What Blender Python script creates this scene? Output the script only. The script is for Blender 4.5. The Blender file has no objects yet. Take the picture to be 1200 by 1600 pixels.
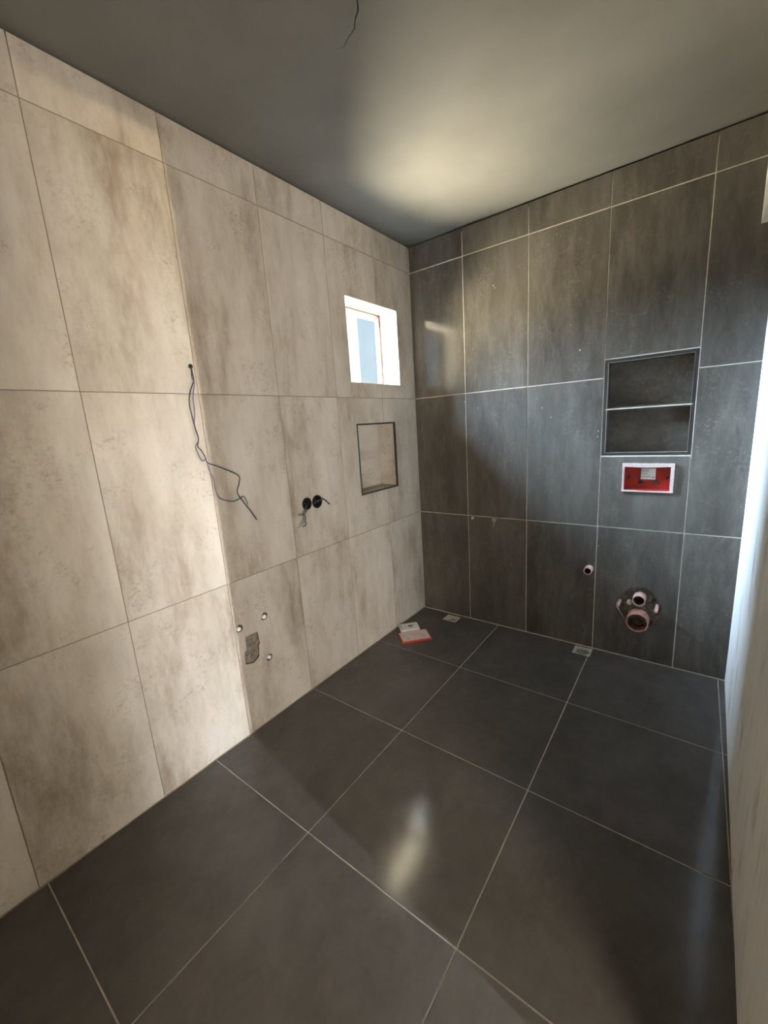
import bpy, bmesh, math, random
from mathutils import Vector, Matrix
random.seed(7)
sc = bpy.context.scene
C = sc.collection

# ------------------------------------------------------------------ camera
cam_d = bpy.data.cameras.new('camera')
cam = bpy.data.objects.new('camera', cam_d)
C.objects.link(cam)
RT = Vector((0.79825257, 0.59883832, -0.06469546))
UP = Vector((-0.07234471, 0.20195542, 0.97671913))
FW = Vector((-0.59796244, 0.77498818, -0.20453422))
M = Matrix.Identity(4)
for i in range(3):
    M[i][0], M[i][1], M[i][2] = RT[i], UP[i], -FW[i]
M[0][3], M[1][3], M[2][3] = 1.6296, -2.5617, 1.4230
cam.matrix_world = M
cam_d.sensor_fit = 'HORIZONTAL'
cam_d.sensor_width = 36.0
cam_d.lens = 638.854 * 36.0 / 1200.0
cam_d.clip_start = 0.01
sc.camera = cam

# ------------------------------------------------------------------ world, sun, portals, exposure
SKY_STRENGTH = 0.5
w = bpy.data.worlds.new('sky')
sc.world = w
w.use_nodes = True
nt = w.node_tree
nt.nodes.clear()
out = nt.nodes.new('ShaderNodeOutputWorld')
bg = nt.nodes.new('ShaderNodeBackground')
tc = nt.nodes.new('ShaderNodeTexCoord')
sep = nt.nodes.new('ShaderNodeSeparateXYZ')
mr = nt.nodes.new('ShaderNodeMapRange')
mr.inputs['From Min'].default_value = -1
mr.inputs['From Max'].default_value = 1
ramp = nt.nodes.new('ShaderNodeValToRGB')
e = ramp.color_ramp.elements
e[0].position = 0.0; e[0].color = (0.80, 0.66, 0.44, 1)          # sunlit earth below the horizon
e[1].position = 1.0; e[1].color = (0.36, 0.62, 1.0, 1)          # zenith
for p_, c_ in ((0.492, (0.80, 0.68, 0.48, 1)), (0.508, (0.66, 0.83, 1.0, 1)), (0.62, (0.42, 0.68, 1.0, 1))):
    n_ = e.new(p_); n_.color = c_
nt.links.new(tc.outputs['Generated'], sep.inputs[0])
nt.links.new(sep.outputs['Z'], mr.inputs['Value'])
nt.links.new(mr.outputs[0], ramp.inputs[0])
nt.links.new(ramp.outputs[0], bg.inputs[0])
bg.inputs[1].default_value = SKY_STRENGTH
nt.links.new(bg.outputs[0], out.inputs[0])

sun_d = bpy.data.lights.new('sun', 'SUN')
sun_d.energy = 6.0
sun_d.color = (1.0, 0.90, 0.74)
sun_d.angle = math.radians(0.6)
sun = bpy.data.objects.new('sun', sun_d)
C.objects.link(sun)
sun.rotation_euler = Vector((0.26, 1.0, -0.12)).to_track_quat('-Z', 'Y').to_euler()

def portal(name, loc, sx, sy, direction):
    d = bpy.data.lights.new(name, 'AREA')
    d.shape = 'RECTANGLE'
    d.size, d.size_y = sx, sy
    d.cycles.is_portal = True
    o = bpy.data.objects.new(name, d)
    C.objects.link(o)
    o.location = loc
    o.rotation_euler = Vector(direction).to_track_quat('-Z', 'Z').to_euler()
    return o
WY0, WY1, WZ0, WZ1 = -0.682, -0.178, 1.685, 2.155      # the small window
portal('window_portal', (-0.178, (WY0 + WY1) / 2, (WZ0 + WZ1) / 2), WY1 - WY0, WZ1 - WZ0, (1, 0, 0))
# added area lamps standing in for daylight, warm ones aimed up, cool ones down
def added_daylight_lamp(name, loc, sx, sy, direction, color, energy, spread):
    d = bpy.data.lights.new(name, 'AREA'); d.shape = 'RECTANGLE'
    d.size, d.size_y = sx, sy
    d.energy = energy; d.color = color; d.spread = math.radians(spread)
    o = bpy.data.objects.new(name, d); C.objects.link(o)
    o.location = loc
    o.rotation_euler = Vector(direction).to_track_quat('-Z', 'Z').to_euler()
# outside the small window: added lamps in place of sky and ground light
WIN_C = Vector((-0.1, (WY0 + WY1) / 2, (WZ0 + WZ1) / 2))
SKY_P, NEAR_LAMP_P, FAR_LAMP_P = Vector((-2.3, -1.05, 3.85)), Vector((-2.0, 0.10, 0.30)), Vector((-3.1, -1.7, 0.95))
added_daylight_lamp('added_sky_lamp', SKY_P, 3.8, 1.3, WIN_C - SKY_P, (0.58, 0.77, 1.0), 820.0, 110)  # added lamp for the blue fan of light through the window
added_daylight_lamp('added_near_ground_lamp', NEAR_LAMP_P, 2.3, 1.9, WIN_C - NEAR_LAMP_P, (1.0, 0.86, 0.62), 185.0, 110)  # added lamp for the warm spot on the ceiling
added_daylight_lamp('added_far_ground_lamp', FAR_LAMP_P, 4.2, 0.9, WIN_C - FAR_LAMP_P, (1.0, 0.88, 0.62), 130.0, 110)  # added lamp for warm light on the upper dark wall
SLIT_X, SLIT_Y, SLIT_W, SLIT_Z0, SLIT_Z1 = 6.5, -2.66, 0.08, 0.05, 2.15  # made-up slit, sized for the bright strip on the pale wall
HW = (3.4, 4.5, 0.50, 1.50)                            # added opening for the fill lamp, unseen adjoining room: x0 x1 z0 z1
SLIT_C = (SLIT_X + 0.05, SLIT_Y, (SLIT_Z0 + SLIT_Z1) / 2)
added_daylight_lamp('added_slit_lamp_warm', SLIT_C, SLIT_W, SLIT_Z1 - SLIT_Z0, (-1, 0, 0.16), (1.0, 0.82, 0.52), 205.0, 50)  # added lamp, warms the upper part of the strip
added_daylight_lamp('added_slit_lamp_cool', SLIT_C, SLIT_W, SLIT_Z1 - SLIT_Z0, (-1, 0, -0.22), (0.78, 0.90, 1.0), 500.0, 50)  # added lamp, cools the lower part of the strip
added_daylight_lamp('added_hall_fill_lamp', ((HW[0] + HW[1]) / 2, -4.05, (HW[2] + HW[3]) / 2), HW[1] - HW[0], HW[3] - HW[2], (0, 1, -0.0), (1.0, 0.92, 0.80), 58.0, 180)  # added fill lamp brightening the bathroom through the doorway

sc.view_settings.view_transform = 'Standard'
sc.view_settings.look = 'None'
sc.view_settings.gamma = 1.0
sc.view_settings.use_curve_mapping = False
sc.view_settings.exposure = 2.25
sc.cycles.max_bounces = 16
sc.cycles.diffuse_bounces = 10
sc.cycles.glossy_bounces = 6
sc.cycles.sample_clamp_indirect = 0.0

# ------------------------------------------------------------------ materials
def principled(name):
    m = bpy.data.materials.new(name)
    m.use_nodes = True
    b = m.node_tree.nodes['Principled BSDF']
    return m, m.node_tree, b

def N(t, kind, **kw):
    n = t.nodes.new(kind)
    for k, v in kw.items():
        setattr(n, k, v)
    return n

def set_ramp(r, stops):
    el = r.color_ramp.elements
    while len(el) > 1:
        el.remove(el[-1])
    el[0].position = stops[0][0]; el[0].color = (*stops[0][1], 1)
    for p, c in stops[1:]:
        x = el.new(p); x.color = (*c, 1)

def simple(name, col, rough=0.6, metal=0.0, noise=0.0, nscale=20, bump=0.0, bscale=60, spec=0.5):
    m, t, b = principled(name)
    b.inputs['Base Color'].default_value = (*col, 1)
    b.inputs['Roughness'].default_value = rough
    b.inputs['Metallic'].default_value = metal
    b.inputs['Specular IOR Level'].default_value = spec
    tcn = N(t, 'ShaderNodeTexCoord')
    if noise:
        nz = N(t, 'ShaderNodeTexNoise'); nz.inputs['Scale'].default_value = nscale; nz.inputs['Detail'].default_value = 5
        r = N(t, 'ShaderNodeValToRGB')
        set_ramp(r, [(0.3, tuple(c * (1 - noise) for c in col)), (0.7, tuple(min(1, c * (1 + noise)) for c in col))])
        t.links.new(tcn.outputs['Object'], nz.inputs['Vector']); t.links.new(nz.outputs[0], r.inputs[0]); t.links.new(r.outputs[0], b.inputs['Base Color'])
    if bump:
        nz = N(t, 'ShaderNodeTexNoise'); nz.inputs['Scale'].default_value = bscale; nz.inputs['Detail'].default_value = 6
        bp = N(t, 'ShaderNodeBump'); bp.inputs['Strength'].default_value = bump; bp.inputs['Distance'].default_value = 0.004
        t.links.new(tcn.outputs['Object'], nz.inputs['Vector']); t.links.new(nz.outputs[0], bp.inputs['Height']); t.links.new(bp.outputs[0], b.inputs['Normal'])
    return m

def tile_material(name, base_stops, patina_col, patina_amt, mark_col, mark_amt, rough_lo, rough_hi, spec, bump, vstretch=0.35, tvar=0.0):
    """concrete-look porcelain; every tile gets its own piece of the pattern by its random number"""
    m, t, b = principled(name)
    tcn = N(t, 'ShaderNodeTexCoord'); oi = N(t, 'ShaderNodeObjectInfo')
    rnd = N(t, 'ShaderNodeVectorMath', operation='SCALE'); rnd.inputs[0].default_value = (37.0, 91.0, 53.0)
    t.links.new(oi.outputs['Random'], rnd.inputs['Scale'])
    add = N(t, 'ShaderNodeVectorMath', operation='ADD')
    t.links.new(tcn.outputs['Object'], add.inputs[0]); t.links.new(rnd.outputs[0], add.inputs[1])
    st = N(t, 'ShaderNodeVectorMath', operation='MULTIPLY'); st.inputs[1].default_value = (1.0, vstretch, 1.0)
    t.links.new(add.outputs[0], st.inputs[0])
    def noise(vec, scale, detail, rough, dist=0.0):
        n = N(t, 'ShaderNodeTexNoise'); n.inputs['Scale'].default_value = scale; n.inputs['Detail'].default_value = detail
        n.inputs['Roughness'].default_value = rough; n.inputs['Distortion'].default_value = dist
        t.links.new(vec, n.inputs['Vector']); return n.outputs[0]
    big = noise(st.outputs[0], 4.0, 8, 0.66, 0.0)
    r1 = N(t, 'ShaderNodeValToRGB'); set_ramp(r1, base_stops); t.links.new(big, r1.inputs[0])
    # patina: cloudy paler wash, streaked upright
    pat = noise(st.outputs[0], 14.0, 10, 0.74, 0.1)
    r2 = N(t, 'ShaderNodeValToRGB'); set_ramp(r2, [(0.45, (0, 0, 0)), (0.68, (patina_amt,) * 3)]); t.links.new(pat, r2.inputs[0])
    mx = N(t, 'ShaderNodeMixRGB'); mx.inputs['Color2'].default_value = (*patina_col, 1)
    t.links.new(r2.outputs[0], mx.inputs['Fac']); t.links.new(r1.outputs[0], mx.inputs['Color1'])
    # fine worn marks inside blotches
    fine = noise(add.outputs[0], 70.0, 8, 0.78, 0.25)
    rf = N(t, 'ShaderNodeValToRGB'); set_ramp(rf, [(0.50, (0, 0, 0)), (0.62, (1, 1, 1))]); t.links.new(fine, rf.inputs[0])
    blot = noise(add.outputs[0], 7.0, 4, 0.6, 0.5)
    rb = N(t, 'ShaderNodeValToRGB'); set_ramp(rb, [(0.50, (0, 0, 0)), (0.66, (mark_amt,) * 3)]); t.links.new(blot, rb.inputs[0])
    mm = N(t, 'ShaderNodeMath', operation='MULTIPLY'); t.links.new(rf.outputs[0], mm.inputs[0]); t.links.new(rb.outputs[0], mm.inputs[1])
    mx2 = N(t, 'ShaderNodeMixRGB'); mx2.inputs['Color2'].default_value = (*mark_col, 1)
    t.links.new(mm.outputs[0], mx2.inputs['Fac']); t.links.new(mx.outputs[0], mx2.inputs['Color1'])
    # each tile a touch lighter or darker than the next
    tv = N(t, 'ShaderNodeMapRange'); tv.inputs['To Min'].default_value = 1.0 - tvar; tv.inputs['To Max'].default_value = 1.0 + tvar
    t.links.new(oi.outputs['Random'], tv.inputs['Value'])
    sv = N(t, 'ShaderNodeVectorMath', operation='SCALE'); t.links.new(mx2.outputs[0], sv.inputs[0]); t.links.new(tv.outputs[0], sv.inputs['Scale'])
    t.links.new(sv.outputs[0], b.inputs['Base Color'])
    mrr = N(t, 'ShaderNodeMapRange'); mrr.inputs['From Min'].default_value = 0.3; mrr.inputs['From Max'].default_value = 0.7
    mrr.inputs['To Min'].default_value = rough_lo; mrr.inputs['To Max'].default_value = rough_hi
    t.links.new(pat, mrr.inputs['Value']); t.links.new(mrr.outputs[0], b.inputs['Roughness'])
    b.inputs['Specular IOR Level'].default_value = spec
    bp = N(t, 'ShaderNodeBump'); bp.inputs['Strength'].default_value = bump; bp.inputs['Distance'].default_value = 0.001
    t.links.new(fine, bp.inputs['Height']); t.links.new(bp.outputs[0], b.inputs['Normal'])
    return m

M_BEIGE = tile_material('beige concrete tile', [(0.32, (0.225, 0.178, 0.138)), (0.47, (0.385, 0.338, 0.286)), (0.66, (0.49, 0.45, 0.40))],
                        (0.54, 0.505, 0.455), 0.45, (0.20, 0.148, 0.105), 0.60, 0.42, 0.55, 0.30, 0.10, 0.30, 0.06)
M_DARK = tile_material('anthracite wall tile', [(0.34, (0.073, 0.064, 0.055)), (0.50, (0.098, 0.087, 0.076)), (0.68, (0.126, 0.114, 0.100))],
                       (0.190, 0.172, 0.148), 0.48, (0.235, 0.215, 0.182), 0.42, 0.11, 0.15, 0.32, 0.05, 0.22, 0.06)
M_FLOOR = tile_material('anthracite floor tile', [(0.30, (0.066, 0.059, 0.053)), (0.55, (0.083, 0.075, 0.068)), (0.75, (0.104, 0.095, 0.086))],
                        (0.128, 0.117, 0.105), 0.30, (0.149, 0.135, 0.121), 0.10, 0.12, 0.15, 0.40, 0.02, 0.8, 0.05)
M_GROUT_L = simple('brown grout', (0.19, 0.14, 0.095), 0.9, noise=0.15)
M_GROUT_B = simple('pale grout', (0.56, 0.51, 0.43), 0.9, noise=0.2)
M_GROUT_N = simple('dull grout', (0.24, 0.22, 0.19), 0.9, noise=0.2)
M_GROUT_F = simple('floor grout', (0.42, 0.37, 0.31), 0.9, noise=0.2)
M_CEIL = simple('grey skim ceiling', (0.160, 0.154, 0.140), 0.75, noise=0.06, nscale=5, bump=0.12, bscale=120, spec=0.25)
M_PLASTER = simple('smooth white plaster', (0.80, 0.765, 0.70), 0.75, noise=0.05, bump=0.15, bscale=30)
M_MORTAR = simple('grey mortar', (0.17, 0.15, 0.125), 0.95, noise=0.4, nscale=60, bump=0.9, bscale=120)
M_MORTAR_PALE = simple('pale mortar', (0.46, 0.43, 0.37), 0.95, noise=0.25, nscale=60, bump=0.7, bscale=120)
M_CONCRETE = simple('rough concrete', (0.36, 0.33, 0.29), 0.95, noise=0.2, bump=0.5, bscale=60)
M_TRIM = simple('dark tile trim', (0.060, 0.056, 0.052), 0.35, metal=0.4)
M_FRAME = simple('dark red brown window frame', (0.060, 0.026, 0.016), 0.5, noise=0.15)
M_RED = simple('red plastic', (0.37, 0.024, 0.018), 0.4, noise=0.12, nscale=40)
M_PALEPINK = simple('pale pink foam edge', (0.56, 0.43, 0.39), 0.8, noise=0.08, nscale=80)
M_PINK = simple('salmon pipe plastic', (0.55, 0.27, 0.225), 0.45, noise=0.12, nscale=50)
M_PINK2 = simple('pale salmon pipe plastic', (0.62, 0.40, 0.36), 0.45, noise=0.10, nscale=50)
M_INNER = simple('dark red brown pipe inside', (0.16, 0.065, 0.055), 0.6, noise=0.3, nscale=60)  # darker red-brown than the sleeve plastic
M_WHITE = simple('white plastic', (0.80, 0.79, 0.75), 0.4)
M_PAPER = simple('white paper', (0.72, 0.70, 0.66), 0.8, noise=0.04, nscale=60)
M_INK = simple('grey ink', (0.12, 0.11, 0.12), 0.8)
M_INKPALE = simple('faint ink', (0.36, 0.33, 0.33), 0.8)
M_BLACK = simple('black plastic', (0.018, 0.018, 0.018), 0.45)
M_WIRE = simple('black wire', (0.030, 0.030, 0.040), 0.5)
M_WIREBLUE = simple('blue grey wire', (0.075, 0.085, 0.14), 0.5)
M_CABLE = simple('brown cable', (0.045, 0.030, 0.028), 0.5)
M_NEIGH = simple('pale blue render', (0.37, 0.425, 0.465), 0.9, noise=0.03, nscale=3)
M_TIMBER = simple('dark timber', (0.05, 0.046, 0.040), 0.8, noise=0.2)
M_EAVE = simple('eave paint', (0.70, 0.68, 0.63), 0.9, noise=0.05)

def make_glass():
    m = bpy.data.materials.new('window glass'); m.use_nodes = True
    t = m.node_tree; t.nodes.clear()
    o = N(t, 'ShaderNodeOutputMaterial'); mix = N(t, 'ShaderNodeMixShader'); geo = N(t, 'ShaderNodeNewGeometry')
    # Schlick reflectance, the same from both faces of the thin pane
    dt = N(t, 'ShaderNodeVectorMath', operation='DOT_PRODUCT'); t.links.new(geo.outputs['Incoming'], dt.inputs[0]); t.links.new(geo.outputs['Normal'], dt.inputs[1])
    ab = N(t, 'ShaderNodeMath', operation='ABSOLUTE'); t.links.new(dt.outputs['Value'], ab.inputs[0])
    om = N(t, 'ShaderNodeMath', operation='SUBTRACT'); om.inputs[0].default_value = 1.0; t.links.new(ab.outputs[0], om.inputs[1])
    pw = N(t, 'ShaderNodeMath', operation='POWER'); pw.inputs[1].default_value = 5.0; t.links.new(om.outputs[0], pw.inputs[0])
    fr = N(t, 'ShaderNodeMath', operation='MULTIPLY_ADD'); fr.inputs[1].default_value = 0.02; fr.inputs[2].default_value = 0.001; t.links.new(pw.outputs[0], fr.inputs[0])
    tr = N(t, 'ShaderNodeBsdfTransparent'); gl = N(t, 'ShaderNodeBsdfGlossy'); gl.inputs['Roughness'].default_value = 0.02
    tr.inputs['Color'].default_value = (0.95, 0.97, 0.97, 1)
    t.links.new(fr.outputs[0], mix.inputs[0]); t.links.new(tr.outputs[0], mix.inputs[1]); t.links.new(gl.outputs[0], mix.inputs[2])
    t.links.new(mix.outputs[0], o.inputs[0])
    return m
M_GLASS = make_glass()

def make_rough_white():
    """right wall: white plaster, trowelled upright, with darker drag marks"""
    m, t, b = principled('trowelled white plaster')
    tcn = N(t, 'ShaderNodeTexCoord')
    st = N(t, 'ShaderNodeVectorMath', operation='MULTIPLY'); st.inputs[1].default_value = (1.0, 1.0, 0.22)
    t.links.new(tcn.outputs['Object'], st.inputs[0])
    n1 = N(t, 'ShaderNodeTexNoise'); n1.inputs['Scale'].default_value = 15; n1.inputs['Detail'].default_value = 6; n1.inputs['Roughness'].default_value = 0.65
    t.links.new(st.outputs[0], n1.inputs['Vector'])
    r = N(t, 'ShaderNodeValToRGB'); set_ramp(r, [(0.30, (0.40, 0.38, 0.35)), (0.42, (0.76, 0.745, 0.71)), (0.75, (0.84, 0.825, 0.79))])
    t.links.new(n1.outputs[0], r.inputs[0]); t.links.new(r.outputs[0], b.inputs['Base Color'])
    b.inputs['Roughness'].default_value = 0.55
    bp = N(t, 'ShaderNodeBump'); bp.inputs['Strength'].default_value = 0.35; bp.inputs['Distance'].default_value = 0.006
    t.links.new(n1.outputs[0], bp.inputs['Height']); t.links.new(bp.outputs[0], b.inputs['Normal'])
    return m
M_RIGHT = make_rough_white()

# ------------------------------------------------------------------ mesh helpers
def box(bm, x0, x1, y0, y1, z0, z1):
    v = [bm.verts.new(p) for p in ((x0, y0, z0), (x1, y0, z0), (x1, y1, z0), (x0, y1, z0), (x0, y0, z1), (x1, y0, z1), (x1, y1, z1), (x0, y1, z1))]
    for f in ((0, 3, 2, 1), (4, 5, 6, 7), (0, 1, 5, 4), (1, 2, 6, 5), (2, 3, 7, 6), (3, 0, 4, 7)):
        bm.faces.new([v[i] for i in f])

def finish(bm, name):
    bmesh.ops.recalc_face_normals(bm, faces=bm.faces)
    me = bpy.data.meshes.new(name)
    bm.to_mesh(me); bm.free()
    return me

def obj(name, me, mat, parent=None, loc=None, rot=None, smooth=False):
    o = bpy.data.objects.new(name, me)
    C.objects.link(o)
    if mat and not me.materials:
        me.materials.append(mat)
    if parent:
        o.parent = parent
    if loc: o.location = loc
    if rot: o.rotation_euler = rot
    if smooth:
        for p in me.polygons: p.use_smooth = True
    return o

def boxobj(name, mat, parent, *b, bevel=0.0):
    """box whose origin is its own middle"""
    x0, x1, y0, y1, z0, z1 = b
    cx, cy, cz = (x0 + x1) / 2, (y0 + y1) / 2, (z0 + z1) / 2
    bm = bmesh.new(); box(bm, x0 - cx, x1 - cx, y0 - cy, y1 - cy, z0 - cz, z1 - cz)
    if bevel:
        bmesh.ops.bevel(bm, geom=bm.edges[:], offset=bevel, segments=2, affect='EDGES')
    return obj(name, finish(bm, name), mat, parent, (cx, cy, cz))

def prism_mesh(poly, lo, hi, name):
    """poly in local x,y extruded from z=lo to z=hi"""
    bm = bmesh.new()
    a = [bm.verts.new((x, y, lo)) for x, y in poly]; b = [bm.verts.new((x, y, hi)) for x, y in poly]
    n = len(poly)
    bm.faces.new(a[::-1]); bm.faces.new(b)
    for i in range(n):
        bm.faces.new((a[i], a[(i + 1) % n], b[(i + 1) % n], b[i]))
    return finish(bm, name)

def circle(cx, cy, r, n=20, jit=0.0):
    return [(cx + r * (1 + random.uniform(-jit, jit)) * math.cos(2 * math.pi * i / n), cy + r * (1 + random.uniform(-jit, jit)) * math.sin(2 * math.pi * i / n)) for i in range(n)]

def lathe(profile, n=24, name='lathe', closed=False):
    """profile of (r, h) turned about local z"""
    bm = bmesh.new(); rings = []
    for r, h in profile:
        rings.append([bm.verts.new((r * math.cos(2 * math.pi * i / n), r * math.sin(2 * math.pi * i / n), h)) for i in range(n)] if r > 1e-6 else [bm.verts.new((0, 0, h))])
    pr = list(zip(rings[:-1], rings[1:])) + ([(rings[-1], rings[0])] if closed else [])
    for A, B in pr:
        for i in range(n):
            j = (i + 1) % n
            if len(A) == 1 and len(B) == 1: continue
            if len(A) == 1: bm.faces.new((A[0], B[i], B[j]))
            elif len(B) == 1: bm.faces.new((A[i], A[j], B[0]))
            else: bm.faces.new((A[i], A[j], B[j], B[i]))
    return finish(bm, name)

def catmull(pts, sub=5):
    P = [Vector(p) for p in pts]; P = [P[0] * 2 - P[1]] + P + [P[-1] * 2 - P[-2]]
    o = []
    for i in range(1, len(P) - 2):
        for k in range(sub):
            t = k / sub
            a, b, c, d = P[i - 1], P[i], P[i + 1], P[i + 2]
            o.append(0.5 * ((2 * b) + (c - a) * t + (2 * a - 5 * b + 4 * c - d) * t * t + (3 * b - a - 3 * c + d) * t ** 3))
    o.append(P[-2])
    return o

def tube(pts, r, name, n=8, sub=5, origin=None):
    P = catmull(pts, sub)
    o = Vector(origin) if origin else Vector((0, 0, 0))
    bm = bmesh.new(); prev = None; up = Vector((1, 0, 0.1)).normalized(); first = None
    for i, p in enumerate(P):
        d = (P[min(i + 1, len(P) - 1)] - P[max(i - 1, 0)]).normalized()
        s = d.cross(up).normalized(); u = s.cross(d).normalized(); up = u
        ring = [bm.verts.new(p - o + r * (math.cos(2 * math.pi * k / n) * s + math.sin(2 * math.pi * k / n) * u)) for k in range(n)]
        if prev:
            for k in range(n): bm.faces.new((prev[k], prev[(k + 1) % n], ring[(k + 1) % n], ring[k]))
        else: first = ring
        prev = ring
    bm.faces.new(first[::-1]); bm.faces.new(prev)
    return finish(bm, name)

def cut(o, cutters):
    """subtract cutter objects and keep the plain mesh"""
    if not cutters: return
    for c in cutters:
        md = o.modifiers.new('cut', 'BOOLEAN'); md.operation = 'DIFFERENCE'; md.solver = 'EXACT'; md.object = c
    bpy.context.view_layer.update()
    dg = bpy.context.evaluated_depsgraph_get()
    me = bpy.data.meshes.new_from_object(o.evaluated_get(dg))
    o.modifiers.clear()
    o.data = me

def structure(o, label=None):
    o['kind'] = 'structure'
    if label: o['label'] = label
    return o

def thing(name, label, cat, loc=(0, 0, 0), group=None):
    o = bpy.data.objects.new(name, None); C.objects.link(o)
    o.location = loc; o.empty_display_size = 0.05
    o['label'] = label; o['category'] = cat
    if group: o['group'] = group
    return o

def tag(o, label, cat, group=None):
    o['label'] = label; o['category'] = cat
    if group: o['group'] = group
    return o

# local frames of the tiled surfaces: local x along the surface, local y up (or to the back), local z out of it
ROT = {'left': (math.pi / 2, 0, math.pi / 2), 'back': (math.pi / 2, 0, 0), 'floor': (0, 0, 0)}
def place(side, u, v, wz=0.0):
    return {'left': (wz, u, v), 'back': (u, -wz, v), 'floor': (u, v, wz)}[side]

tile_cache = {}
def tile(side, u0, u1, v0, v1, mat, parent, thick=0.009, lift=0.0, name='tile'):
    wd, ht = round(u1 - u0, 4), round(v1 - v0, 4)
    key = (wd, ht, mat.name, thick)
    if key not in tile_cache:
        bm = bmesh.new(); c = 0.0009; a, b = wd / 2, ht / 2
        A = [bm.verts.new(p) for p in ((-a, -b, -thick), (a, -b, -thick), (a, b, -thick), (-a, b, -thick))]
        B = [bm.verts.new(p) for p in ((-a, -b, -c), (a, -b, -c), (a, b, -c), (-a, b, -c))]
        D = [bm.verts.new(p) for p in ((-a + c, -b + c, 0), (a - c, -b + c, 0), (a - c, b - c, 0), (-a + c, b - c, 0))]
        bm.faces.new(A[::-1]); bm.faces.new(D)
        for i in range(4):
            j = (i + 1) % 4
            bm.faces.new((A[i], A[j], B[j], B[i])); bm.faces.new((B[i], B[j], D[j], D[i]))
        me = finish(bm, 'tile'); me.materials.append(mat)
        tile_cache[key] = me
    return obj(name, tile_cache[key], mat, parent, place(side, (u0 + u1) / 2, (v0 + v1) / 2, lift), ROT[side])

cutter_list = []
def cutter(side, poly, lo, hi):
    o = obj('cutter', prism_mesh(poly, lo, hi, 'cutter'), None, None, (0, 0, 0), ROT[side])
    us = [p[0] for p in poly]; vs = [p[1] for p in poly]
    cutter_list.append(o)
    o['bb'] = (min(us), max(us), min(vs), max(vs))
    return o
def rect(u0, u1, v0, v1):
    return [(u0, v0), (u1, v0), (u1, v1), (u0, v1)]
def touching(cs, u0, u1, v0, v1):
    return [c for c in cs if c['bb'][0] < u1 and c['bb'][1] > u0 and c['bb'][2] < v1 and c['bb'][3] > v0]

# ------------------------------------------------------------------ openings
CEIL = 2.583
N1 = (-0.662, -0.267, 1.014, 1.447)           # niche in the pale wall: y0 y1 z0 z1
N2 = (1.2085, 1.6115, 1.1835, 1.6915)           # niche in the dark wall: x0 x1 z0 z1
RB = (1.326, 1.540, 0.997, 1.131)             # recess of the red box: x0 x1 z0 z1
plug_spots = [(-1.603, 0.551, 0.0185), (-1.463, 0.552, 0.0195), (-1.465, 0.331, 0.0175)]
broken = [(-1.580, 0.497), (-1.512, 0.493), (-1.506, 0.428), (-1.513, 0.424), (-1.516, 0.392), (-1.521, 0.364), (-1.553, 0.347), (-1.598, 0.362), (-1.597, 0.424), (-1.583, 0.430)]
ring_spots = [(-1.115, 1.048, 0.0325), (-1.041, 1.046, 0.0355)]
soil_hole = [(1.321, 0.334), (1.340, 0.372), (1.358, 0.395), (1.383, 0.430), (1.410, 0.444), (1.432, 0.440), (1.464, 0.446), (1.493, 0.425), (1.521, 0.377), (1.538, 0.366), (1.542, 0.330), (1.538, 0.305), (1.516, 0.257), (1.497, 0.215), (1.480, 0.190), (1.449, 0.178), (1.401, 0.182), (1.372, 0.213), (1.346, 0.265), (1.325, 0.298)]

cut_left = [cutter('left', rect(-3.5, 0.1, CEIL - 0.03, CEIL + 0.02), -0.025, 0.05),
            cutter('left', rect(WY0, WY1, WZ0, WZ1), -0.5, 0.1),
            cutter('left', rect(*N1), -0.150, 0.1),
            cutter('left', broken, -0.030, 0.1),
            cutter('left', circle(-1.6455, 1.706, 0.0085, 14), -0.06, 0.1)]
for y, z, r in plug_spots: cut_left.append(cutter('left', circle(y, z, r, 20, 0.04), -0.045, 0.1))
for y, z, r in ring_spots: cut_left.append(cutter('left', circle(y, z, r, 24), -0.050, 0.1))
cut_back = [cutter('back', rect(-0.1, 2.2, CEIL - 0.03, CEIL + 0.02), -0.025, 0.05),
            cutter('back', rect(*N2), -0.100, 0.1),
            cutter('back', rect(*RB), -0.055, 0.1),
            cutter('back', soil_hole, -0.055, 0.1),
            cutter('back', circle(1.172, 0.513, 0.024, 20, 0.05), -0.05, 0.1),
            cutter('back', circle(0.4235, 0.7610, 0.0150, 16, 0.06), -0.04, 0.1),
            cutter('back', [(0.560, 0.7790), (0.600, 0.7790), (0.599, 0.760), (0.592, 0.749), (0.580, 0.746), (0.568, 0.752), (0.563, 0.764)], -0.04, 0.1)]
D1 = (0.220, 0.328, -0.116, -0.022)
D2 = (1.112, 1.212, -0.110, -0.012)
cut_floor = [cutter('floor', rect(*D1), -0.03, 0.1), cutter('floor', rect(*D2), -0.03, 0.1)]

# ------------------------------------------------------------------ left wall with its tiles
def slab(name, mat, *b):
    bm = bmesh.new(); box(bm, *b)
    return obj(name, finish(bm, name), mat)
wall_left = structure(slab('wall_left', M_GROUT_L, -0.172, -0.0016, -3.4, 0.0, -0.15, CEIL + 0.15), 'pale beige concrete-look tiled wall with small window')
cut(wall_left, cut_left)
JL = [-3.4, -3.265, -2.856, -2.447, -2.0383, -1.6293, -1.2205, -0.8112, -0.3876, -0.002]
JZ = [0.002, 0.7778, 1.5997, 2.4165, CEIL - 0.008]
g = 0.0015
for i in range(len(JL) - 1):
    for k in range(len(JZ) - 1):
        a = (JL[i] + (g if i else 0), JL[i + 1] - (g if i < len(JL) - 2 else 0), JZ[k] + g, JZ[k + 1] - (g if k < 3 else 0))
        t = tile('left', *a, M_BEIGE, wall_left, lift=random.uniform(-0.0004, 0.0004))
        cs = touching(cut_left[1:], *a)
        if cs: cut(t, cs)

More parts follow.
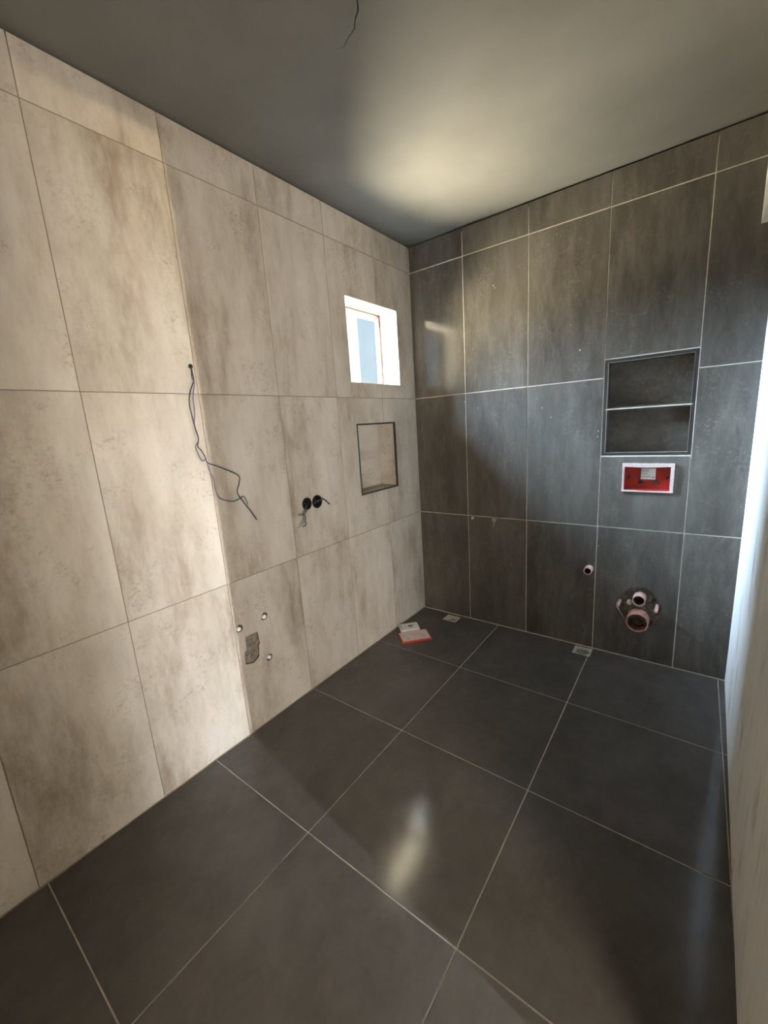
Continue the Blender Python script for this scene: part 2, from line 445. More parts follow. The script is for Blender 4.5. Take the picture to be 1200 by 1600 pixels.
# niche lining in the pale wall
y0, y1, z0, z1 = N1
boxobj('niche_tile', M_BEIGE, wall_left, -0.149, -0.143, y0 + 0.0005, y1 - 0.0005, z0 + 0.0005, z1 - 0.0005)
boxobj('niche_tile', M_BEIGE, wall_left, -0.1425, -0.002, y1 - 0.006, y1 - 0.0005, z0 + 0.0065, z1 - 0.0065)
boxobj('niche_tile', M_BEIGE, wall_left, -0.1425, -0.002, y0 + 0.0005, y0 + 0.006, z0 + 0.0065, z1 - 0.0065)
boxobj('niche_tile', M_BEIGE, wall_left, -0.1425, -0.002, y0 + 0.0005, y1 - 0.0005, z0 + 0.0005, z0 + 0.006)
boxobj('niche_tile', M_BEIGE, wall_left, -0.1425, -0.002, y0 + 0.0005, y1 - 0.0005, z1 - 0.006, z1 - 0.0005)
def frame_strips(side, u0, u1, v0, v1, wd, lo, hi, mat, parent, name):
    """four mitred strips inside the rectangle"""
    o = [(u0, v0), (u1, v0), (u1, v1), (u0, v1)]
    n = [(u0 + wd, v0 + wd), (u1 - wd, v0 + wd), (u1 - wd, v1 - wd), (u0 + wd, v1 - wd)]
    for i in range(4):
        j = (i + 1) % 4
        poly = [o[i], o[j], n[j], n[i]]
        cu = sum(p[0] for p in poly) / 4; cv = sum(p[1] for p in poly) / 4
        obj(name, prism_mesh([(p[0] - cu, p[1] - cv) for p in poly], lo, hi, name), mat, parent, place(side, cu, cv, 0), ROT[side])
frame_strips('left', y0 - 0.001, y1 + 0.001, z0 - 0.001, z1 + 0.001, 0.0095, -0.010, 0.0025, M_TRIM, wall_left, 'niche_edge_trim')

# patch of bare mortar in the broken cut-out
def mortar(name, side, u0, u1, v0, v1, depth, amp, mat, parent, nu=14, nv=18):
    bm = bmesh.new(); V = []
    cu, cv = (u0 + u1) / 2, (v0 + v1) / 2
    for i in range(nu + 1):
        V.append([bm.verts.new((u0 + (u1 - u0) * i / nu - cu, v0 + (v1 - v0) * k / nv - cv, -depth + random.uniform(-amp, amp))) for k in range(nv + 1)])
    for i in range(nu):
        for k in range(nv):
            bm.faces.new((V[i][k], V[i + 1][k], V[i + 1][k + 1], V[i][k + 1]))
    me = bpy.data.meshes.new(name); bm.to_mesh(me); bm.free()
    return obj(name, me, mat, parent, place(side, cu, cv, 0), ROT[side], smooth=True)
mortar('mortar_patch', 'left', -1.602, -1.502, 0.343, 0.500, 0.010, 0.0045, M_MORTAR, wall_left)

# ------------------------------------------------------------------ back wall with its tiles
wall_back = structure(slab('wall_back', M_GROUT_B, -0.25, 2.10, 0.0016, 0.25, -0.15, CEIL + 0.15), 'dark anthracite tiled end wall with shelved niche')
cut(wall_back, cut_back)
JB = [0.002, 0.3920, 0.7974, 1.2056, 1.6118, 1.845]
g = 0.0025
for i in range(5):
    zz = [(JZ[0], JZ[1]), (JZ[1], JZ[2]), (JZ[2], JZ[3]), (JZ[3], JZ[4])]
    if i == 3: zz = [(JZ[0], JZ[1]), (JZ[1], 1.1800), (1.6940, JZ[3]), (JZ[3], JZ[4])]
    for k, (za, zb) in enumerate(zz):
        a = (JB[i] + (g if i else 0), JB[i + 1] - (g if i < 4 else 0), za + g, zb - (g if k < 3 else 0.002))
        t = tile('back', *a, M_DARK, wall_back, lift=random.uniform(-0.0004, 0.0004))
        cs = touching(cut_back[2:], *a)
        if cs: cut(t, cs)
# shelved niche
x0, x1, z0, z1 = N2
frame_strips('back', x0 + 0.001, x1 - 0.001, z0 + 0.001, z1 - 0.001, 0.0150, -0.012, -0.0020, M_TRIM, wall_back, 'niche_frame_tile')
frame_strips('back', x0 + 0.0160, x1 - 0.0160, z0 + 0.0160, z1 - 0.0160, 0.0016, -0.010, -0.0005, M_GROUT_N, wall_back, 'niche_grout_bead')
boxobj('niche_tile', M_DARK, wall_back, x0 + 0.0005, x1 - 0.0005, 0.094, 0.0995, z0 + 0.0005, z1 - 0.0005)
boxobj('niche_tile', M_DARK, wall_back, x0 + 0.0005, x0 + 0.0165, 0.0125, 0.0935, z0 + 0.0165, z1 - 0.0165)
boxobj('niche_tile', M_DARK, wall_back, x1 - 0.0165, x1 - 0.0005, 0.0125, 0.0935, z0 + 0.0165, z1 - 0.0165)
boxobj('niche_tile', M_DARK, wall_back, x0 + 0.0005, x1 - 0.0005, 0.0125, 0.0935, z0 + 0.0005, z0 + 0.0160)
boxobj('niche_tile', M_DARK, wall_back, x0 + 0.0005, x1 - 0.0005, 0.0125, 0.0935, z1 - 0.0160, z1 - 0.0005)
sh = boxobj('niche_shelf', M_DARK, wall_back, x0 + 0.0165, x1 - 0.0165, 0.0080, 0.0935, 1.4240, 1.4420, bevel=0.0012)
boxobj('shelf_edge_trim', M_GROUT_B, sh, 0, 1, 0, 1, 0, 1).data = boxobj('tmp', M_GROUT_B, None, x0 + 0.010, x1 - 0.010, 0.0015, 0.0078, 1.4300, 1.4360, bevel=0.001).data
bpy.data.objects.remove(bpy.data.objects['tmp'])
tr = [c for c in sh.children][0]
tr.location = (0, 0.0047 - sh.location.y, 1.4330 - sh.location.z)
mortar('mortar_patch', 'back', 1.316, 1.547, 0.172, 0.450, 0.024, 0.009, M_MORTAR, wall_back, 24, 28)
mortar('mortar_patch', 'back', 0.556, 0.604, 0.742, 0.783, 0.012, 0.003, M_MORTAR_PALE, wall_back, 8, 8)

# bits of splashed mortar left on the dark tiles
bm = bmesh.new()
for u, v, s in ((0.591, 2.204, 0.006), (1.082, 1.762, 0.007), (0.386, 1.547, 0.006), (1.216, 0.660, 0.005), (0.936, 1.412, 0.004), (0.430, 0.398, 0.004), (0.884, 1.470, 0.005), (1.19, 1.32, 0.006), (1.188, 1.29, 0.004), (0.48, 1.50, 0.004), (0.60, 2.19, 0.004), (1.03, 1.90, 0.003)):
    bmesh.ops.create_icosphere(bm, subdivisions=1, radius=1.0, matrix=Matrix.Translation((u, -0.0005, v)) @ Matrix.Diagonal((s * 0.5, 0.0015, s, 1)))
sp = obj('mortar_splashes', finish(bm, 'mortar_splashes'), M_MORTAR_PALE, wall_back)
sp['kind'] = 'stuff'

# ------------------------------------------------------------------ floor with its tiles
floor = structure(slab('floor', M_GROUT_F, -0.25, 2.10, -3.4, 0.25, -0.15, -0.0018), 'dark anthracite tiled floor with pale joints')
cut(floor, cut_floor)
FX = [0.0025, 0.6050, 1.2013, 1.8100, 1.850]
FY = [-3.4, -3.0300, -2.4250, -1.8100, -1.2075, -0.5985, -0.0035]
g = 0.0022
for i in range(4):
    for k in range(6):
        a = (FX[i] + (g if i else 0), FX[i + 1] - (g if i < 3 else 0), FY[k] + (g if k else 0), FY[k + 1] - (g if k < 5 else 0))
        t = tile('floor', *a, M_FLOOR, floor, lift=random.uniform(-0.0003, 0.0003))
        cs = touching(cut_floor, *a)
        if cs: cut(t, cs)

# ------------------------------------------------------------------ ceiling with its crack
ceiling = structure(slab('ceiling', M_CEIL, -0.25, 2.10, -3.4, 0.25, CEIL, CEIL + 0.2), 'grey skimmed plaster ceiling with a thin crack')
crk = [(0.830, -1.50), (0.800, -1.458), (0.791, -1.443), (0.773, -1.417), (0.748, -1.402), (0.729, -1.382), (0.698, -1.374), (0.665, -1.360), (0.637, -1.371)]
wdt = [0.0022, 0.0022, 0.0020, 0.0022, 0.0018, 0.0022, 0.0015, 0.0012, 0.0003]
lft, rgt = [], []
for i, (x, y) in enumerate(crk):
    a = Vector(crk[max(i - 1, 0)]); b = Vector(crk[min(i + 1, len(crk) - 1)]); d = (b - a).normalized(); n = Vector((-d.y, d.x))
    lft.append((x + n.x * wdt[i], y + n.y * wdt[i])); rgt.append((x - n.x * wdt[i], y - n.y * wdt[i]))
cc = cutter('floor', lft + rgt[::-1], CEIL - 0.02, CEIL + 0.015)
cut(ceiling, [cc])

# ------------------------------------------------------------------ right wall (bare plaster), doorway, lintel
JAMB = -1.904
def skew_wall(name, mat, ya, xa, yb, xb, th, z0, z1):
    bm = bmesh.new()
    v = [bm.verts.new(p) for p in ((xa, ya, z0), (xa + th, ya, z0), (xb + th, yb, z0), (xb, yb, z0), (xa, ya, z1), (xa + th, ya, z1), (xb + th, yb, z1), (xb, yb, z1))]
    for f in ((0, 3, 2, 1), (4, 5, 6, 7), (0, 1, 5, 4), (1, 2, 6, 5), (2, 3, 7, 6), (3, 0, 4, 7)): bm.faces.new([v[i] for i in f])
    return obj(name, finish(bm, name), mat)
wall_right = structure(skew_wall('wall_right', M_RIGHT, JAMB, 1.797, 0.0, 1.838, 0.13, -0.1, CEIL + 0.1), 'bare white trowelled plaster wall at the right edge')
structure(skew_wall('wall_right_front', M_RIGHT, -3.40, 1.797, -3.10, 1.797, 0.13, -0.1, CEIL + 0.1), 'bare plaster wall beside the doorway')
structure(slab('wall_right_over_door', M_RIGHT, 1.797, 1.927, -3.10, JAMB, 2.12, CEIL + 0.1), 'bare plaster wall above the doorway')
lint = structure(slab('trim_1', M_PLASTER, 1.782, 1.836, -0.55, -0.0005, 2.163, CEIL), 'pale plaster band high on the right wall')
structure(slab('wall_front', M_PLASTER, -0.25, 2.10, -3.55, -3.40, -0.15, CEIL + 0.15), 'plain plaster wall closing the room behind')

# unseen adjoining room; its slit, opening and partition are shaped to light the bathroom
structure(slab('wall_hall_back', M_PLASTER, 1.985, 6.6, -1.0, -0.9, -0.1, CEIL + 0.1), 'plain wall of the adjoining room')
hb = slab('wall_hall_front', M_PLASTER, 1.93, 6.6, -4.1, -4.0, -0.1, CEIL + 0.1)
structure(hb, 'plain wall of the adjoining room with an added opening for the fill lamp')
structure(slab('wall_sky_blocker', M_EAVE, 2.6, 6.0, -5.6, -5.5, -0.1, 4.5), 'added wall blocking the sky behind the fill lamp')  # unseen slab added to keep blue sky out of the opening
structure(slab('roof_sky_blocker', M_EAVE, 2.6, 6.0, -5.5, -4.1, 2.6, 2.7), 'added slab blocking the sky above the fill lamp')  # unseen slab added to close off the sky overhead
ch = slab('cutter', None, HW[0], HW[1], -4.3, -3.8, HW[2], HW[3])
cutter_list.append(ch); cut(hb, [ch])
structure(slab('floor_hall', M_CONCRETE, 2.10, 6.6, -4.0, -1.0, -0.1, 0.0), 'bare concrete floor of the adjoining room')
structure(slab('ceiling_hall', M_CEIL, 2.10, 6.6, -4.0, -1.0, CEIL, CEIL + 0.1), 'ceiling of the adjoining room')
structure(slab('wall_hall_near', M_PLASTER, 1.93, 2.05, -4.0, -3.40, -0.1, CEIL + 0.1), 'plain wall of the adjoining room beside the doorway')
he = slab('wall_hall_end', M_PLASTER, SLIT_X, SLIT_X + 0.1, -4.1, -0.9, -0.1, CEIL + 0.1)
structure(he, 'end wall of the adjoining room with an added light slit')  # slit added to throw the strip onto the pale wall
ce = slab('cutter', None, SLIT_X - 0.1, SLIT_X + 0.3, SLIT_Y - SLIT_W / 2, SLIT_Y + SLIT_W / 2, SLIT_Z0, SLIT_Z1)
cutter_list.append(ce); cut(he, [ce])
structure(slab('wall_light_blocker', M_PLASTER, SLIT_X - 0.62, SLIT_X - 0.56, -4.0, SLIT_Y + 0.080, 0.0, CEIL), 'added partition trimming the strip of slit light')  # unseen blocker added to soften the near side of the light strip

# ------------------------------------------------------------------ window
win = bpy.data.objects.new('window_1', None); C.objects.link(win)
win.location = (-0.12, (WY0 + WY1) / 2, WZ0); structure(win, 'small square window with white plastered reveal in the pale wall')
def wpart(name, mat, *b, bevel=0.0):
    o = boxobj(name, mat, win, *b, bevel=bevel); o.location = o.location - win.location; return o
RL = 0.004
wpart('reveal', M_PLASTER, -0.1712, 0.0006, WY0 + 0.0003, WY0 + RL, WZ0 + 0.0003, WZ1 - 0.0003)
wpart('reveal', M_PLASTER, -0.1712, 0.0006, WY1 - RL, WY1 - 0.0003, WZ0 + 0.0003, WZ1 - 0.0003)
wpart('reveal', M_PLASTER, -0.1712, 0.0006, WY0 + RL, WY1 - RL, WZ1 - RL, WZ1 - 0.0003)
wpart('window_sill', M_PLASTER, -0.1712, 0.0006, WY0 + RL, WY1 - RL, WZ0 + 0.0003, WZ0 + RL)
ya, yb, za, zb = WY0 + RL, WY1 - RL, WZ0 + RL, WZ1 - RL
FWD = 0.016
wpart('frame_post', M_FRAME, -0.171, -0.131, ya, ya + FWD, za, zb, bevel=0.002)
wpart('frame_post', M_FRAME, -0.171, -0.131, yb - FWD, yb, za, zb, bevel=0.002)
wpart('frame_rail', M_FRAME, -0.171, -0.131, ya + FWD, yb - FWD, zb - FWD * 0.6, zb, bevel=0.002)
wpart('frame_rail', M_FRAME, -0.171, -0.131, ya + FWD, yb - FWD, za, za + FWD * 0.6, bevel=0.002)
wpart('glass_pane', M_GLASS, -0.155, -0.151, ya + FWD - 0.003, yb - FWD + 0.003, za + 0.007, zb - 0.007)

# outside: the eave over the window and the neighbouring wall seen through it
structure(slab('roof_eave', M_TIMBER, -0.50, -0.1725, -3.4, 4.0, 2.245, 2.40), 'dark timber roof overhang above the small window outside')
nb = thing('neighbouring_wall', 'pale blue-grey rendered wall seen through the small window', 'wall', (-3.1, 4.6, 0.0))
obj('rendered_face', finish((lambda b: (box(b, -0.1, 0.1, -1.56, 1.6, 0.0, 4.2), b)[1])(bmesh.new()), 'rendered_face'), M_NEIGH, nb)
obj('coping', finish((lambda b: (box(b, -0.14, 0.14, -1.56, 1.64, 4.2, 4.27), b)[1])(bmesh.new()), 'coping'), M_EAVE, nb)

# ------------------------------------------------------------------ red flush box in the dark wall
x0, x1, z0, z1 = RB
rb = thing('flush_valve_box', 'red plastic flush box with ragged pale edges below the shelved niche', 'box', ((x0 + x1) / 2, 0, z0))
def rpart(name, me, mat, loc=(0, 0, 0), rot=None, parent=rb):
    return obj(name, me, mat, parent, (loc[0] - rb.location.x, loc[1] - rb.location.y, loc[2] - rb.location.z) if parent is rb else loc, rot)
def bmbox(*b, bevel=0.0):
    bm = bmesh.new(); box(bm, *b)
    if bevel: bmesh.ops.bevel(bm, geom=bm.edges[:], offset=bevel, segments=2, affect='EDGES')
    return finish(bm, 'piece')
# ragged rim: wavy inner outline
def wavy_rim():
    bm = bmesh.new(); n = 18
    ox0, ox1, oz0, oz1 = 1.3175, 1.5500, 0.9895, 1.1415
    ix0, ix1, iz0, iz1 = 1.3275, 1.5345, 0.9985, 1.1245
    out_, in_ = [], []
    def side(a, b, c, d, sag):
        for i in range(n):
            t = i / n
            s = math.sin(math.pi * t) * 0.0035
            j = random.uniform(-0.0006, 0.0006)
            out_.append((a[0] + (b[0] - a[0]) * t + j, a[1] + (b[1] - a[1]) * t + random.uniform(-0.0006, 0.0006)))
            in_.append((c[0] + (d[0] - c[0]) * t + sag[0] * s, c[1] + (d[1] - c[1]) * t + sag[1] * s))
    side((ox0, oz0), (ox1, oz0), (ix0, iz0), (ix1, iz0), (0, -0.8))
    side((ox1, oz0), (ox1, oz1), (ix1, iz0), (ix1, iz1), (0, 0))
    side((ox1, oz1), (ox0, oz1 + 0.002), (ix1, iz1), (ix0, iz1), (0, -1))
    side((ox0, oz1 + 0.002), (ox0, oz0), (ix0, iz1), (ix0, iz0), (0, 0))
    k = len(out_)
    F = [bm.verts.new((x, -0.011 + random.uniform(-0.001, 0.001), z)) for x, z in out_]; G = [bm.verts.new((x, -0.010, z)) for x, z in in_]
    FB = [bm.verts.new((x, 0.0005, z)) for x, z in out_]; GB = [bm.verts.new((x, 0.0005, z)) for x, z in in_]
    for i in range(k):
        j = (i + 1) % k
        for A, B in ((F, G), (G, GB), (GB, FB), (FB, F)):
            bm.faces.new((A[i], A[j], B[j], B[i]))
    return finish(bm, 'rim')
rpart('rim', wavy_rim(), M_PALEPINK)
rpart('box_back', bmbox(x0 + .0005, x1 - .0005, 0.040, 0.054, z0 + .0005, z1 - .0005), M_RED)
for a in ((x0 + .0005, x0 + .004, -0.006, 0.040, z0 + .0005, z1 - .0005), (x1 - .004, x1 - .0005, -0.006, 0.040, z0 + .0005, z1 - .0005),
          (x0 + .004, x1 - .004, -0.006, 0.040, z0 + .0005, z0 + .004), (x0 + .004, x1 - .004, -0.006, 0.040, z1 - .004, z1 - .0005)):
    rpart('box_side', bmbox(*a), M_RED)
lab = rpart('label_sticker', bmbox(1.401, 1.468, 0.0300, 0.0312, 1.052, 1.112), M_PAPER)
rpart('label_carrier', bmbox(1.404, 1.465, 0.0312, 0.0405, 1.050, 1.114), M_RED)
for a in ((1.406, 1.440, 1.099), (1.406, 1.436, 1.092), (1.406, 1.432, 1.081), (1.406, 1.446, 1.067)):
    obj('print_line', bmbox(a[0], a[1], 0.0294, 0.0301, a[2], a[2] + 0.0035), M_INKPALE, lab)
obj('print_line', bmbox(1.455, 1.461, 0.0294, 0.0301, 1.060, 1.067), M_INK, lab)
def ring_mesh(R, r, n=18, k=8, arc=2 * math.pi):
    bm = bmesh.new(); rows = []
    steps = n + 1 if arc < 6.28 else n
    for i in range(steps):
        a = arc * i / n
        rows.append([bm.verts.new(((R + r * math.cos(2 * math.pi * j / k)) * math.cos(a), (R + r * math.cos(2 * math.pi * j / k)) * math.sin(a), r * math.sin(2 * math.pi * j / k))) for j in range(k)])
    for i in range(n if arc >= 6.28 else n):
        A, B = rows[i], rows[(i + 1) % len(rows)]
        if i + 1 >= len(rows) and arc < 6.28: break
        for j in range(k): bm.faces.new((A[j], B[j], B[(j + 1) % k], A[(j + 1) % k]))
    return finish(bm, 'ring')
for u, v in ((1.402, 1.033), (1.470, 1.033)):
    rpart('catch', ring_mesh(0.010, 0.0032, arc=4.6), M_BLACK, (u, 0.036, v), (math.pi / 2, 0.5, 0))
    rpart('catch_knob', lathe([(0, 0.008), (0.005, 0.008), (0.005, 0), (0, 0)], 12), M_BLACK, (u, 0.0395, v), (math.pi / 2, 0, 0))
for u, v in ((1.346, 1.062), (1.521, 1.062)):
    rpart('clip', prism_mesh([(-0.006, -0.012), (0.002, -0.006), (0.008, 0.004), (0.004, 0.014), (-0.003, 0.006)], 0, 0.010, 'clip'), M_BLACK, (u, 0.0395, v), (math.pi / 2, 0, 0))

# ------------------------------------------------------------------ pipes in the dark wall
TOROOM = (math.pi / 2, 0, 0)
def pipe(name, label, u, v, r, wall_t, length, mat, inner_depth=0.045, base=0.02, group=None):
    t = thing(name, label, 'pipe', (u, 0, v), group)
    me = lathe([(r - wall_t, -base), (r, -base), (r, length - 0.002), (r - 0.001, length), (r - wall_t + 0.001, length), (r - wall_t, length - 0.002)], 32, 'sleeve', closed=True)
    obj('sleeve', me, mat, t, (0, 0, 0), TOROOM, smooth=False)
    obj('pipe_lining', lathe([(r - wall_t - 0.0002, -base), (r - wall_t - 0.0002, length - 0.004), (r - wall_t - 0.0012, length - 0.004), (r - wall_t - 0.0012, -base)], 32, 'pipe_lining', closed=True), M_INNER, t, (0, 0, 0), TOROOM)
    obj('pipe_bottom', lathe([(0, -base + 0.004), (r - wall_t + 0.0005, -base + 0.004)], 32, 'pipe_bottom'), M_INNER, t, (0, 0, 0), TOROOM)
    return t
pipe('waste_pipe', 'small pale salmon pipe stub poking out of the dark wall beside the grout line', 1.172, 0.513, 0.0225, 0.0045, 0.052, M_PINK2)
pipe('soil_pipe', 'large salmon soil pipe, the lower of the two in the chiselled hole', 1.434, 0.250, 0.0545, 0.0055, 0.052, M_PINK, base=0.04)
pipe('flush_pipe', 'medium pale salmon flush pipe above the large soil pipe', 1.436, 0.382, 0.0315, 0.0050, 0.050, M_PINK2, base=0.03)
for u, v, ln, lb in ((1.338, 0.338, 0.066, 'pink stud sleeve at the left edge of the chiselled pipe hole'), (1.520, 0.345, 0.070, 'pink stud sleeve at the right edge of the chiselled pipe hole')):
    o = obj('stud_sleeve', lathe([(0, -0.02), (0.0085, -0.02), (0.0085, ln - 0.003), (0.007, ln), (0.003, ln), (0.003, ln - 0.006), (0, ln - 0.006)], 16, 'stud_sleeve'), M_PINK2, None, (u, 0, v), TOROOM)
    tag(o, lb, 'stud', 'pink stud sleeves')
o = obj('pipe_fitting', lathe([(0, -0.02), (0.013, -0.02), (0.013, 0.004), (0.010, 0.010), (0.006, 0.010), (0.005, 0.004), (0, 0.003)], 16, 'pipe_fitting'), simple('dusty white plastic', (0.50, 0.47, 0.42), 0.7), None, (1.386, 0, 0.342), TOROOM)
tag(o, 'small dusty white fitting between the pink sleeve and flush pipe', 'fitting')

# ------------------------------------------------------------------ water outlets
def plug(side, u, v, r, label, group, off=(0, 0)):
    t = thing('water_outlet', label, 'outlet', place(side, u, v, 0), group)
    # threaded brass socket set in the hole and a white plug
    obj('socket', lathe([(r * 0.93, -0.044), (r * 0.93, -0.012), (r * 0.80, -0.010), (r * 0.80, -0.044)], 20, 'socket', closed=True), M_MORTAR, t, (0, 0, 0), ROT[side])
    obj('plug_cap', lathe([(0, 0.0015), (r * 0.46, 0.0015), (r * 0.56, -0.002), (r * 0.56, -0.044), (0, -0.044)], 18, 'plug_cap'), M_WHITE, t,
        place(side, off[0], off[1], 0), ROT[side])
    return t
plug('left', *plug_spots[0], 'white-plugged round pipe hole beside the joint, upper left of the mortar patch', 'plugged pipe holes in the pale wall', (-0.002, -0.004))
plug('left', *plug_spots[1], 'highest white-plugged round pipe hole, upper right of the mortar patch', 'plugged pipe holes in the pale wall', (0.000, -0.004))
plug('left', *plug_spots[2], 'lowest white-plugged round pipe hole, lower right of the mortar patch', 'plugged pipe holes in the pale wall')
plug('back', 0.4235, 0.7610, 0.015, 'white-plugged pipe hole under the grout line of the dark wall', 'outlets in the dark wall')
t = thing('hemp_sealed_outlet', 'open pipe outlet with a loose end of string in the dark wall', 'outlet', (0.581, 0, 0.763), 'outlets in the dark wall')
obj('socket', ring_mesh(0.0085, 0.0025), M_CONCRETE, t, (0.004, 0.006, -0.001), TOROOM)
obj('string', tube([(-0.016, -0.002, 0.014), (-0.012, -0.006, -0.004), (-0.002, -0.008, -0.012), (0.003, -0.007, -0.022), (0.000, -0.006, -0.036), (-0.004, -0.004, -0.048)], 0.0013, 'string', 6), M_GROUT_B, t)

# ------------------------------------------------------------------ electrics in the pale wall
sb = thing('double_socket_box', 'pair of round black socket boxes with loose wire ends in the pale wall', 'socket box', (0, ring_spots[0][0], ring_spots[0][1]))
for y, z, r in ring_spots:
    rel = (0, y - sb.location.y, z - sb.location.z)
    obj('box_cup', lathe([(0, -0.044), (r - 0.004, -0.044), (r - 0.003, 0.0025), (r + 0.0012, 0.0030), (r + 0.0012, 0.0010), (r - 0.0005, 0.0005), (r - 0.0005, -0.048), (0, -0.048)], 28, 'box_cup'), M_BLACK, sb, rel, ROT['left'])
for nm, pts, rr, mt in (('cable_stub', [(-0.035, -1.066, 1.030), (-0.004, -1.068, 1.033), (0.02, -1.060, 1.052), (0.03, -1.041, 1.058), (0.03, -1.022, 1.059), (0.03, -1.001, 1.044), (0.03, -0.976, 1.021)], 0.0040, M_CABLE),
                    ('long_wire', [(-0.035, -1.118, 1.055), (0.0, -1.124, 1.047), (0.02, -1.146, 1.032), (0.025, -1.164, 1.012), (0.03, -1.174, 1.003), (0.03, -1.173, 0.985), (0.03, -1.179, 0.966), (0.03, -1.195, 0.954), (0.03, -1.214, 0.942)], 0.0022, M_WIREBLUE),
                    ('short_wire', [(-0.035, -1.112, 1.05), (0.0, -1.118, 1.046), (0.02, -1.139, 1.023), (0.03, -1.159, 1.008), (0.03, -1.175, 1.004), (0.03, -1.190, 1.005), (0.03, -1.205, 1.007)], 0.0024, M_WIRE),
                    ('curled_wire', [(0.028, -1.170, 1.006), (0.03, -1.161, 0.992), (0.03, -1.161, 0.976), (0.03, -1.168, 0.962), (0.03, -1.158, 0.956), (0.03, -1.168, 0.944), (0.03, -1.181, 0.941), (0.03, -1.187, 0.944)], 0.0022, M_WIRE)):
    obj(nm, tube(pts, rr, nm, 8, 5, sb.location), mt, sb, smooth=True)

w1 = [(-0.03, -1.644, 1.708), (0.0, -1.644, 1.705), (0.02, -1.653, 1.679), (0.03, -1.657, 1.648), (0.03, -1.679, 1.606), (0.03, -1.69, 1.561), (0.03, -1.687, 1.508), (0.03, -1.681, 1.459), (0.03, -1.675, 1.423), (0.03, -1.683, 1.393), (0.03, -1.671, 1.376), (0.03, -1.658, 1.346), (0.03, -1.65, 1.323), (0.03, -1.6, 1.299), (0.03, -1.52, 1.254), (0.03, -1.518, 1.223), (0.03, -1.535, 1.182), (0.03, -1.517, 1.142), (0.03, -1.485, 1.091), (0.03, -1.455, 1.039)]
w2 = [(-0.03, -1.647, 1.706), (0.0, -1.645, 1.705), (0.015, -1.654, 1.663), (0.022, -1.652, 1.639), (0.022, -1.666, 1.588), (0.022, -1.669, 1.529), (0.022, -1.678, 1.481), (0.022, -1.671, 1.437), (0.022, -1.672, 1.415), (0.022, -1.687, 1.394), (0.022, -1.683, 1.366), (0.022, -1.67, 1.334), (0.022, -1.652, 1.334), (0.022, -1.645, 1.294), (0.022, -1.632, 1.251), (0.022, -1.63, 1.204), (0.022, -1.616, 1.168), (0.022, -1.56, 1.143), (0.022, -1.52, 1.151), (0.022, -1.502, 1.157), (0.022, -1.493, 1.143), (0.022, -1.486, 1.116)]
hw = thing('hanging_wires', 'two long thin dark wires hanging down the pale wall from a small hole', 'wire', (0.0, -1.645, 1.705))
obj('conduit_end', lathe([(0.0082, -0.05), (0.0090, 0.003), (0.0078, 0.003), (0.0070, -0.05)], 14, 'conduit_end', closed=True), M_BLACK, hw, (0, -0.0005, 0.001), ROT['left'])
obj('black_wire', tube(w1, 0.0023, 'black_wire', 6, 5, hw.location), M_WIRE, hw, smooth=True)
obj('blue_wire', tube(w2, 0.0021, 'blue_wire', 6, 5, hw.location), M_WIREBLUE, hw, smooth=True)

# ------------------------------------------------------------------ floor drains
def drain(D, label, r, cx, cy, mat_in):
    u0, u1, v0, v1 = D
    t = thing('floor_drain', label, 'drain', ((u0 + u1) / 2, (v0 + v1) / 2, 0), 'unfinished floor drains by the dark wall')
    bm = bmesh.new()
    n = 24; P = circle(cx, cy, r, n)
    Q = []
    for i in range(n):
        a = 2 * math.pi * i / n; c, s = math.cos(a), math.sin(a); k = 1 / max(abs(c), abs(s))
        Q.append((((u0 + u1) / 2 - t.location.x) + c * k * (u1 - u0) / 2, s * k * (v1 - v0) / 2))
    A = [bm.verts.new((x, y, -0.0025 + random.uniform(-0.0012, 0.0012))) for x, y in Q]
    B = [bm.verts.new((x, y, -0.004 + random.uniform(-0.001, 0.001))) for x, y in P]
    D_ = [bm.verts.new((x, y, -0.026)) for x, y in P]
    for i in range(n):
        j = (i + 1) % n
        bm.faces.new((A[i], A[j], B[j], B[i])); bm.faces.new((B[i], B[j], D_[j], D_[i]))
    obj('mortar_bed', finish(bm, 'mortar_bed'), M_MORTAR_PALE, t)
    obj('pipe_rim', lathe([(r, -0.025), (r, -0.001), (r - 0.003, 0.0), (r - 0.004, -0.025)], 24, 'pipe_rim', closed=True), M_MORTAR_PALE, t, (cx, cy, 0))
    obj('drain_insert', lathe([(0, -0.012), (r * 0.6, -0.010), (r - 0.004, -0.012), (r - 0.004, -0.022), (0, -0.022)], 24, 'drain_insert'), mat_in, t, (cx, cy, 0))
drain(D1, 'square mortared floor drain nearest the pale wall corner', 0.030, 0.012, -0.008, M_MORTAR)
drain(D2, 'square mortared floor drain at the joint below the pipe stubs', 0.043, 0.004, -0.003, M_MORTAR)

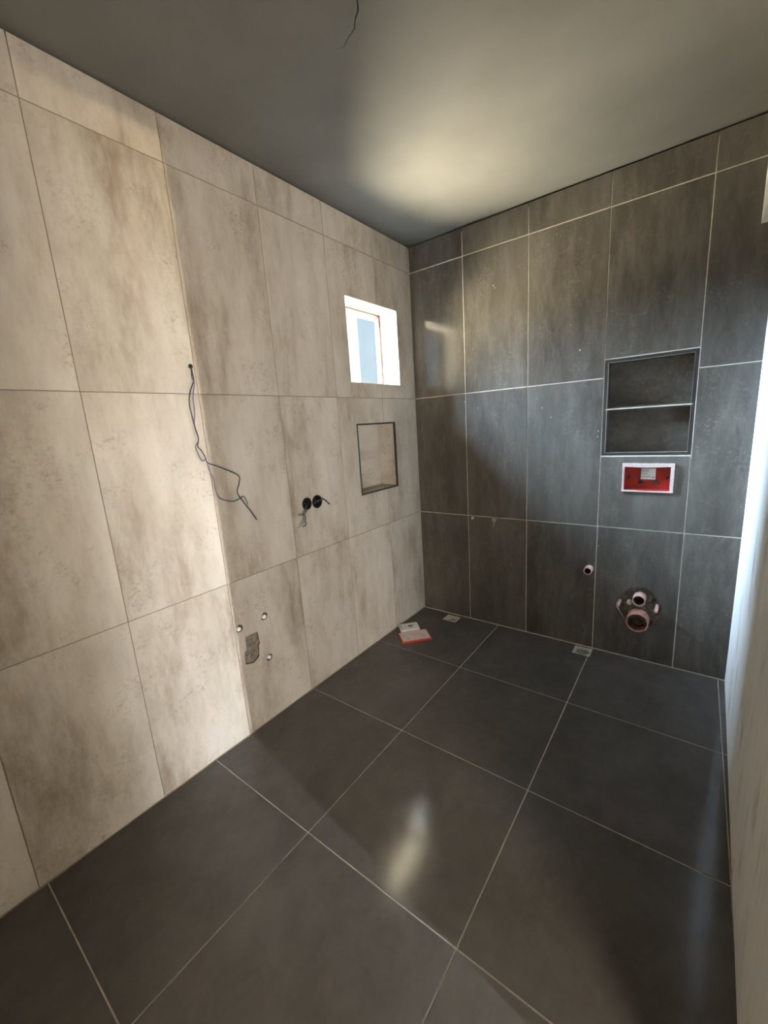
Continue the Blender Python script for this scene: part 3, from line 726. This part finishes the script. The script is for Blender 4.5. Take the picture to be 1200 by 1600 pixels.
# ------------------------------------------------------------------ red cover and card on the floor
cv = thing('red_cover', 'flat red plastic cover with a white printed label lying on the floor', 'cover', (0.186, -0.440, 0.0))
ang = math.atan2(0.157, 0.143)
cv.rotation_euler = (0, 0, ang)
CW, CH = 0.208, 0.135
obj('cover_shell', bmbox(-CW / 2, CW / 2, -CH / 2, CH / 2, 0.0002, 0.013, bevel=0.003), M_RED, cv)
ls = obj('printed_label', bmbox(-CW / 2 + 0.008, CW / 2 - 0.008, -CH / 2 + 0.008, CH / 2 - 0.006, 0.0131, 0.0138), simple('pink tinted paper', (0.66, 0.52, 0.50), 0.8, noise=0.08, nscale=60), cv)
for a in ((-0.080, -0.045, 0.020), (-0.080, -0.052, 0.012), (-0.035, 0.020, 0.026), (-0.030, 0.060, 0.014), (0.030, 0.070, 0.004), (-0.02, 0.025, -0.004)):
    obj('print_line', bmbox(a[0], a[1], a[2], a[2] + 0.004, 0.0137, 0.0141), M_INKPALE, ls)
for u, v, r in ((-0.052, -0.022, 0.016), (0.052, -0.020, 0.014)):
    obj('print_ring', ring_mesh(r, 0.0016, 20, 4), M_INKPALE, ls, (u, v, 0.0138))
cd = thing('printed_card_box', 'small white printed box lying just behind the red cover', 'box', (0.087, -0.359, 0.0))
cd.rotation_euler = (0, 0, math.radians(46))
obj('carton', bmbox(-0.0675, 0.0675, -0.050, 0.050, 0.0002, 0.018, bevel=0.001), M_PAPER, cd)
obj('logo', lathe([(0, 0.0002), (1.0, 0.0002), (1.0, -0.0004), (0, -0.0004)], 20, 'logo'), M_INK, cd, (0.012, 0.004, 0.0183)).scale = (0.019, 0.015, 1)
for a in ((-0.060, -0.054, -0.025, 0.035), (-0.050, -0.046, -0.02, 0.03), (-0.030, -0.027, -0.03, 0.035), (0.036, 0.056, 0.010, 0.015), (0.036, 0.050, 0.020, 0.025)):
    obj('print_line', bmbox(a[0], a[1], a[2], a[3], 0.0180, 0.0184), M_INKPALE, cd)

# ------------------------------------------------------------------ tidy up the cutters
for o in cutter_list:
    bpy.data.objects.remove(o)
for me in [m for m in bpy.data.meshes if m.users == 0]:
    bpy.data.meshes.remove(me)
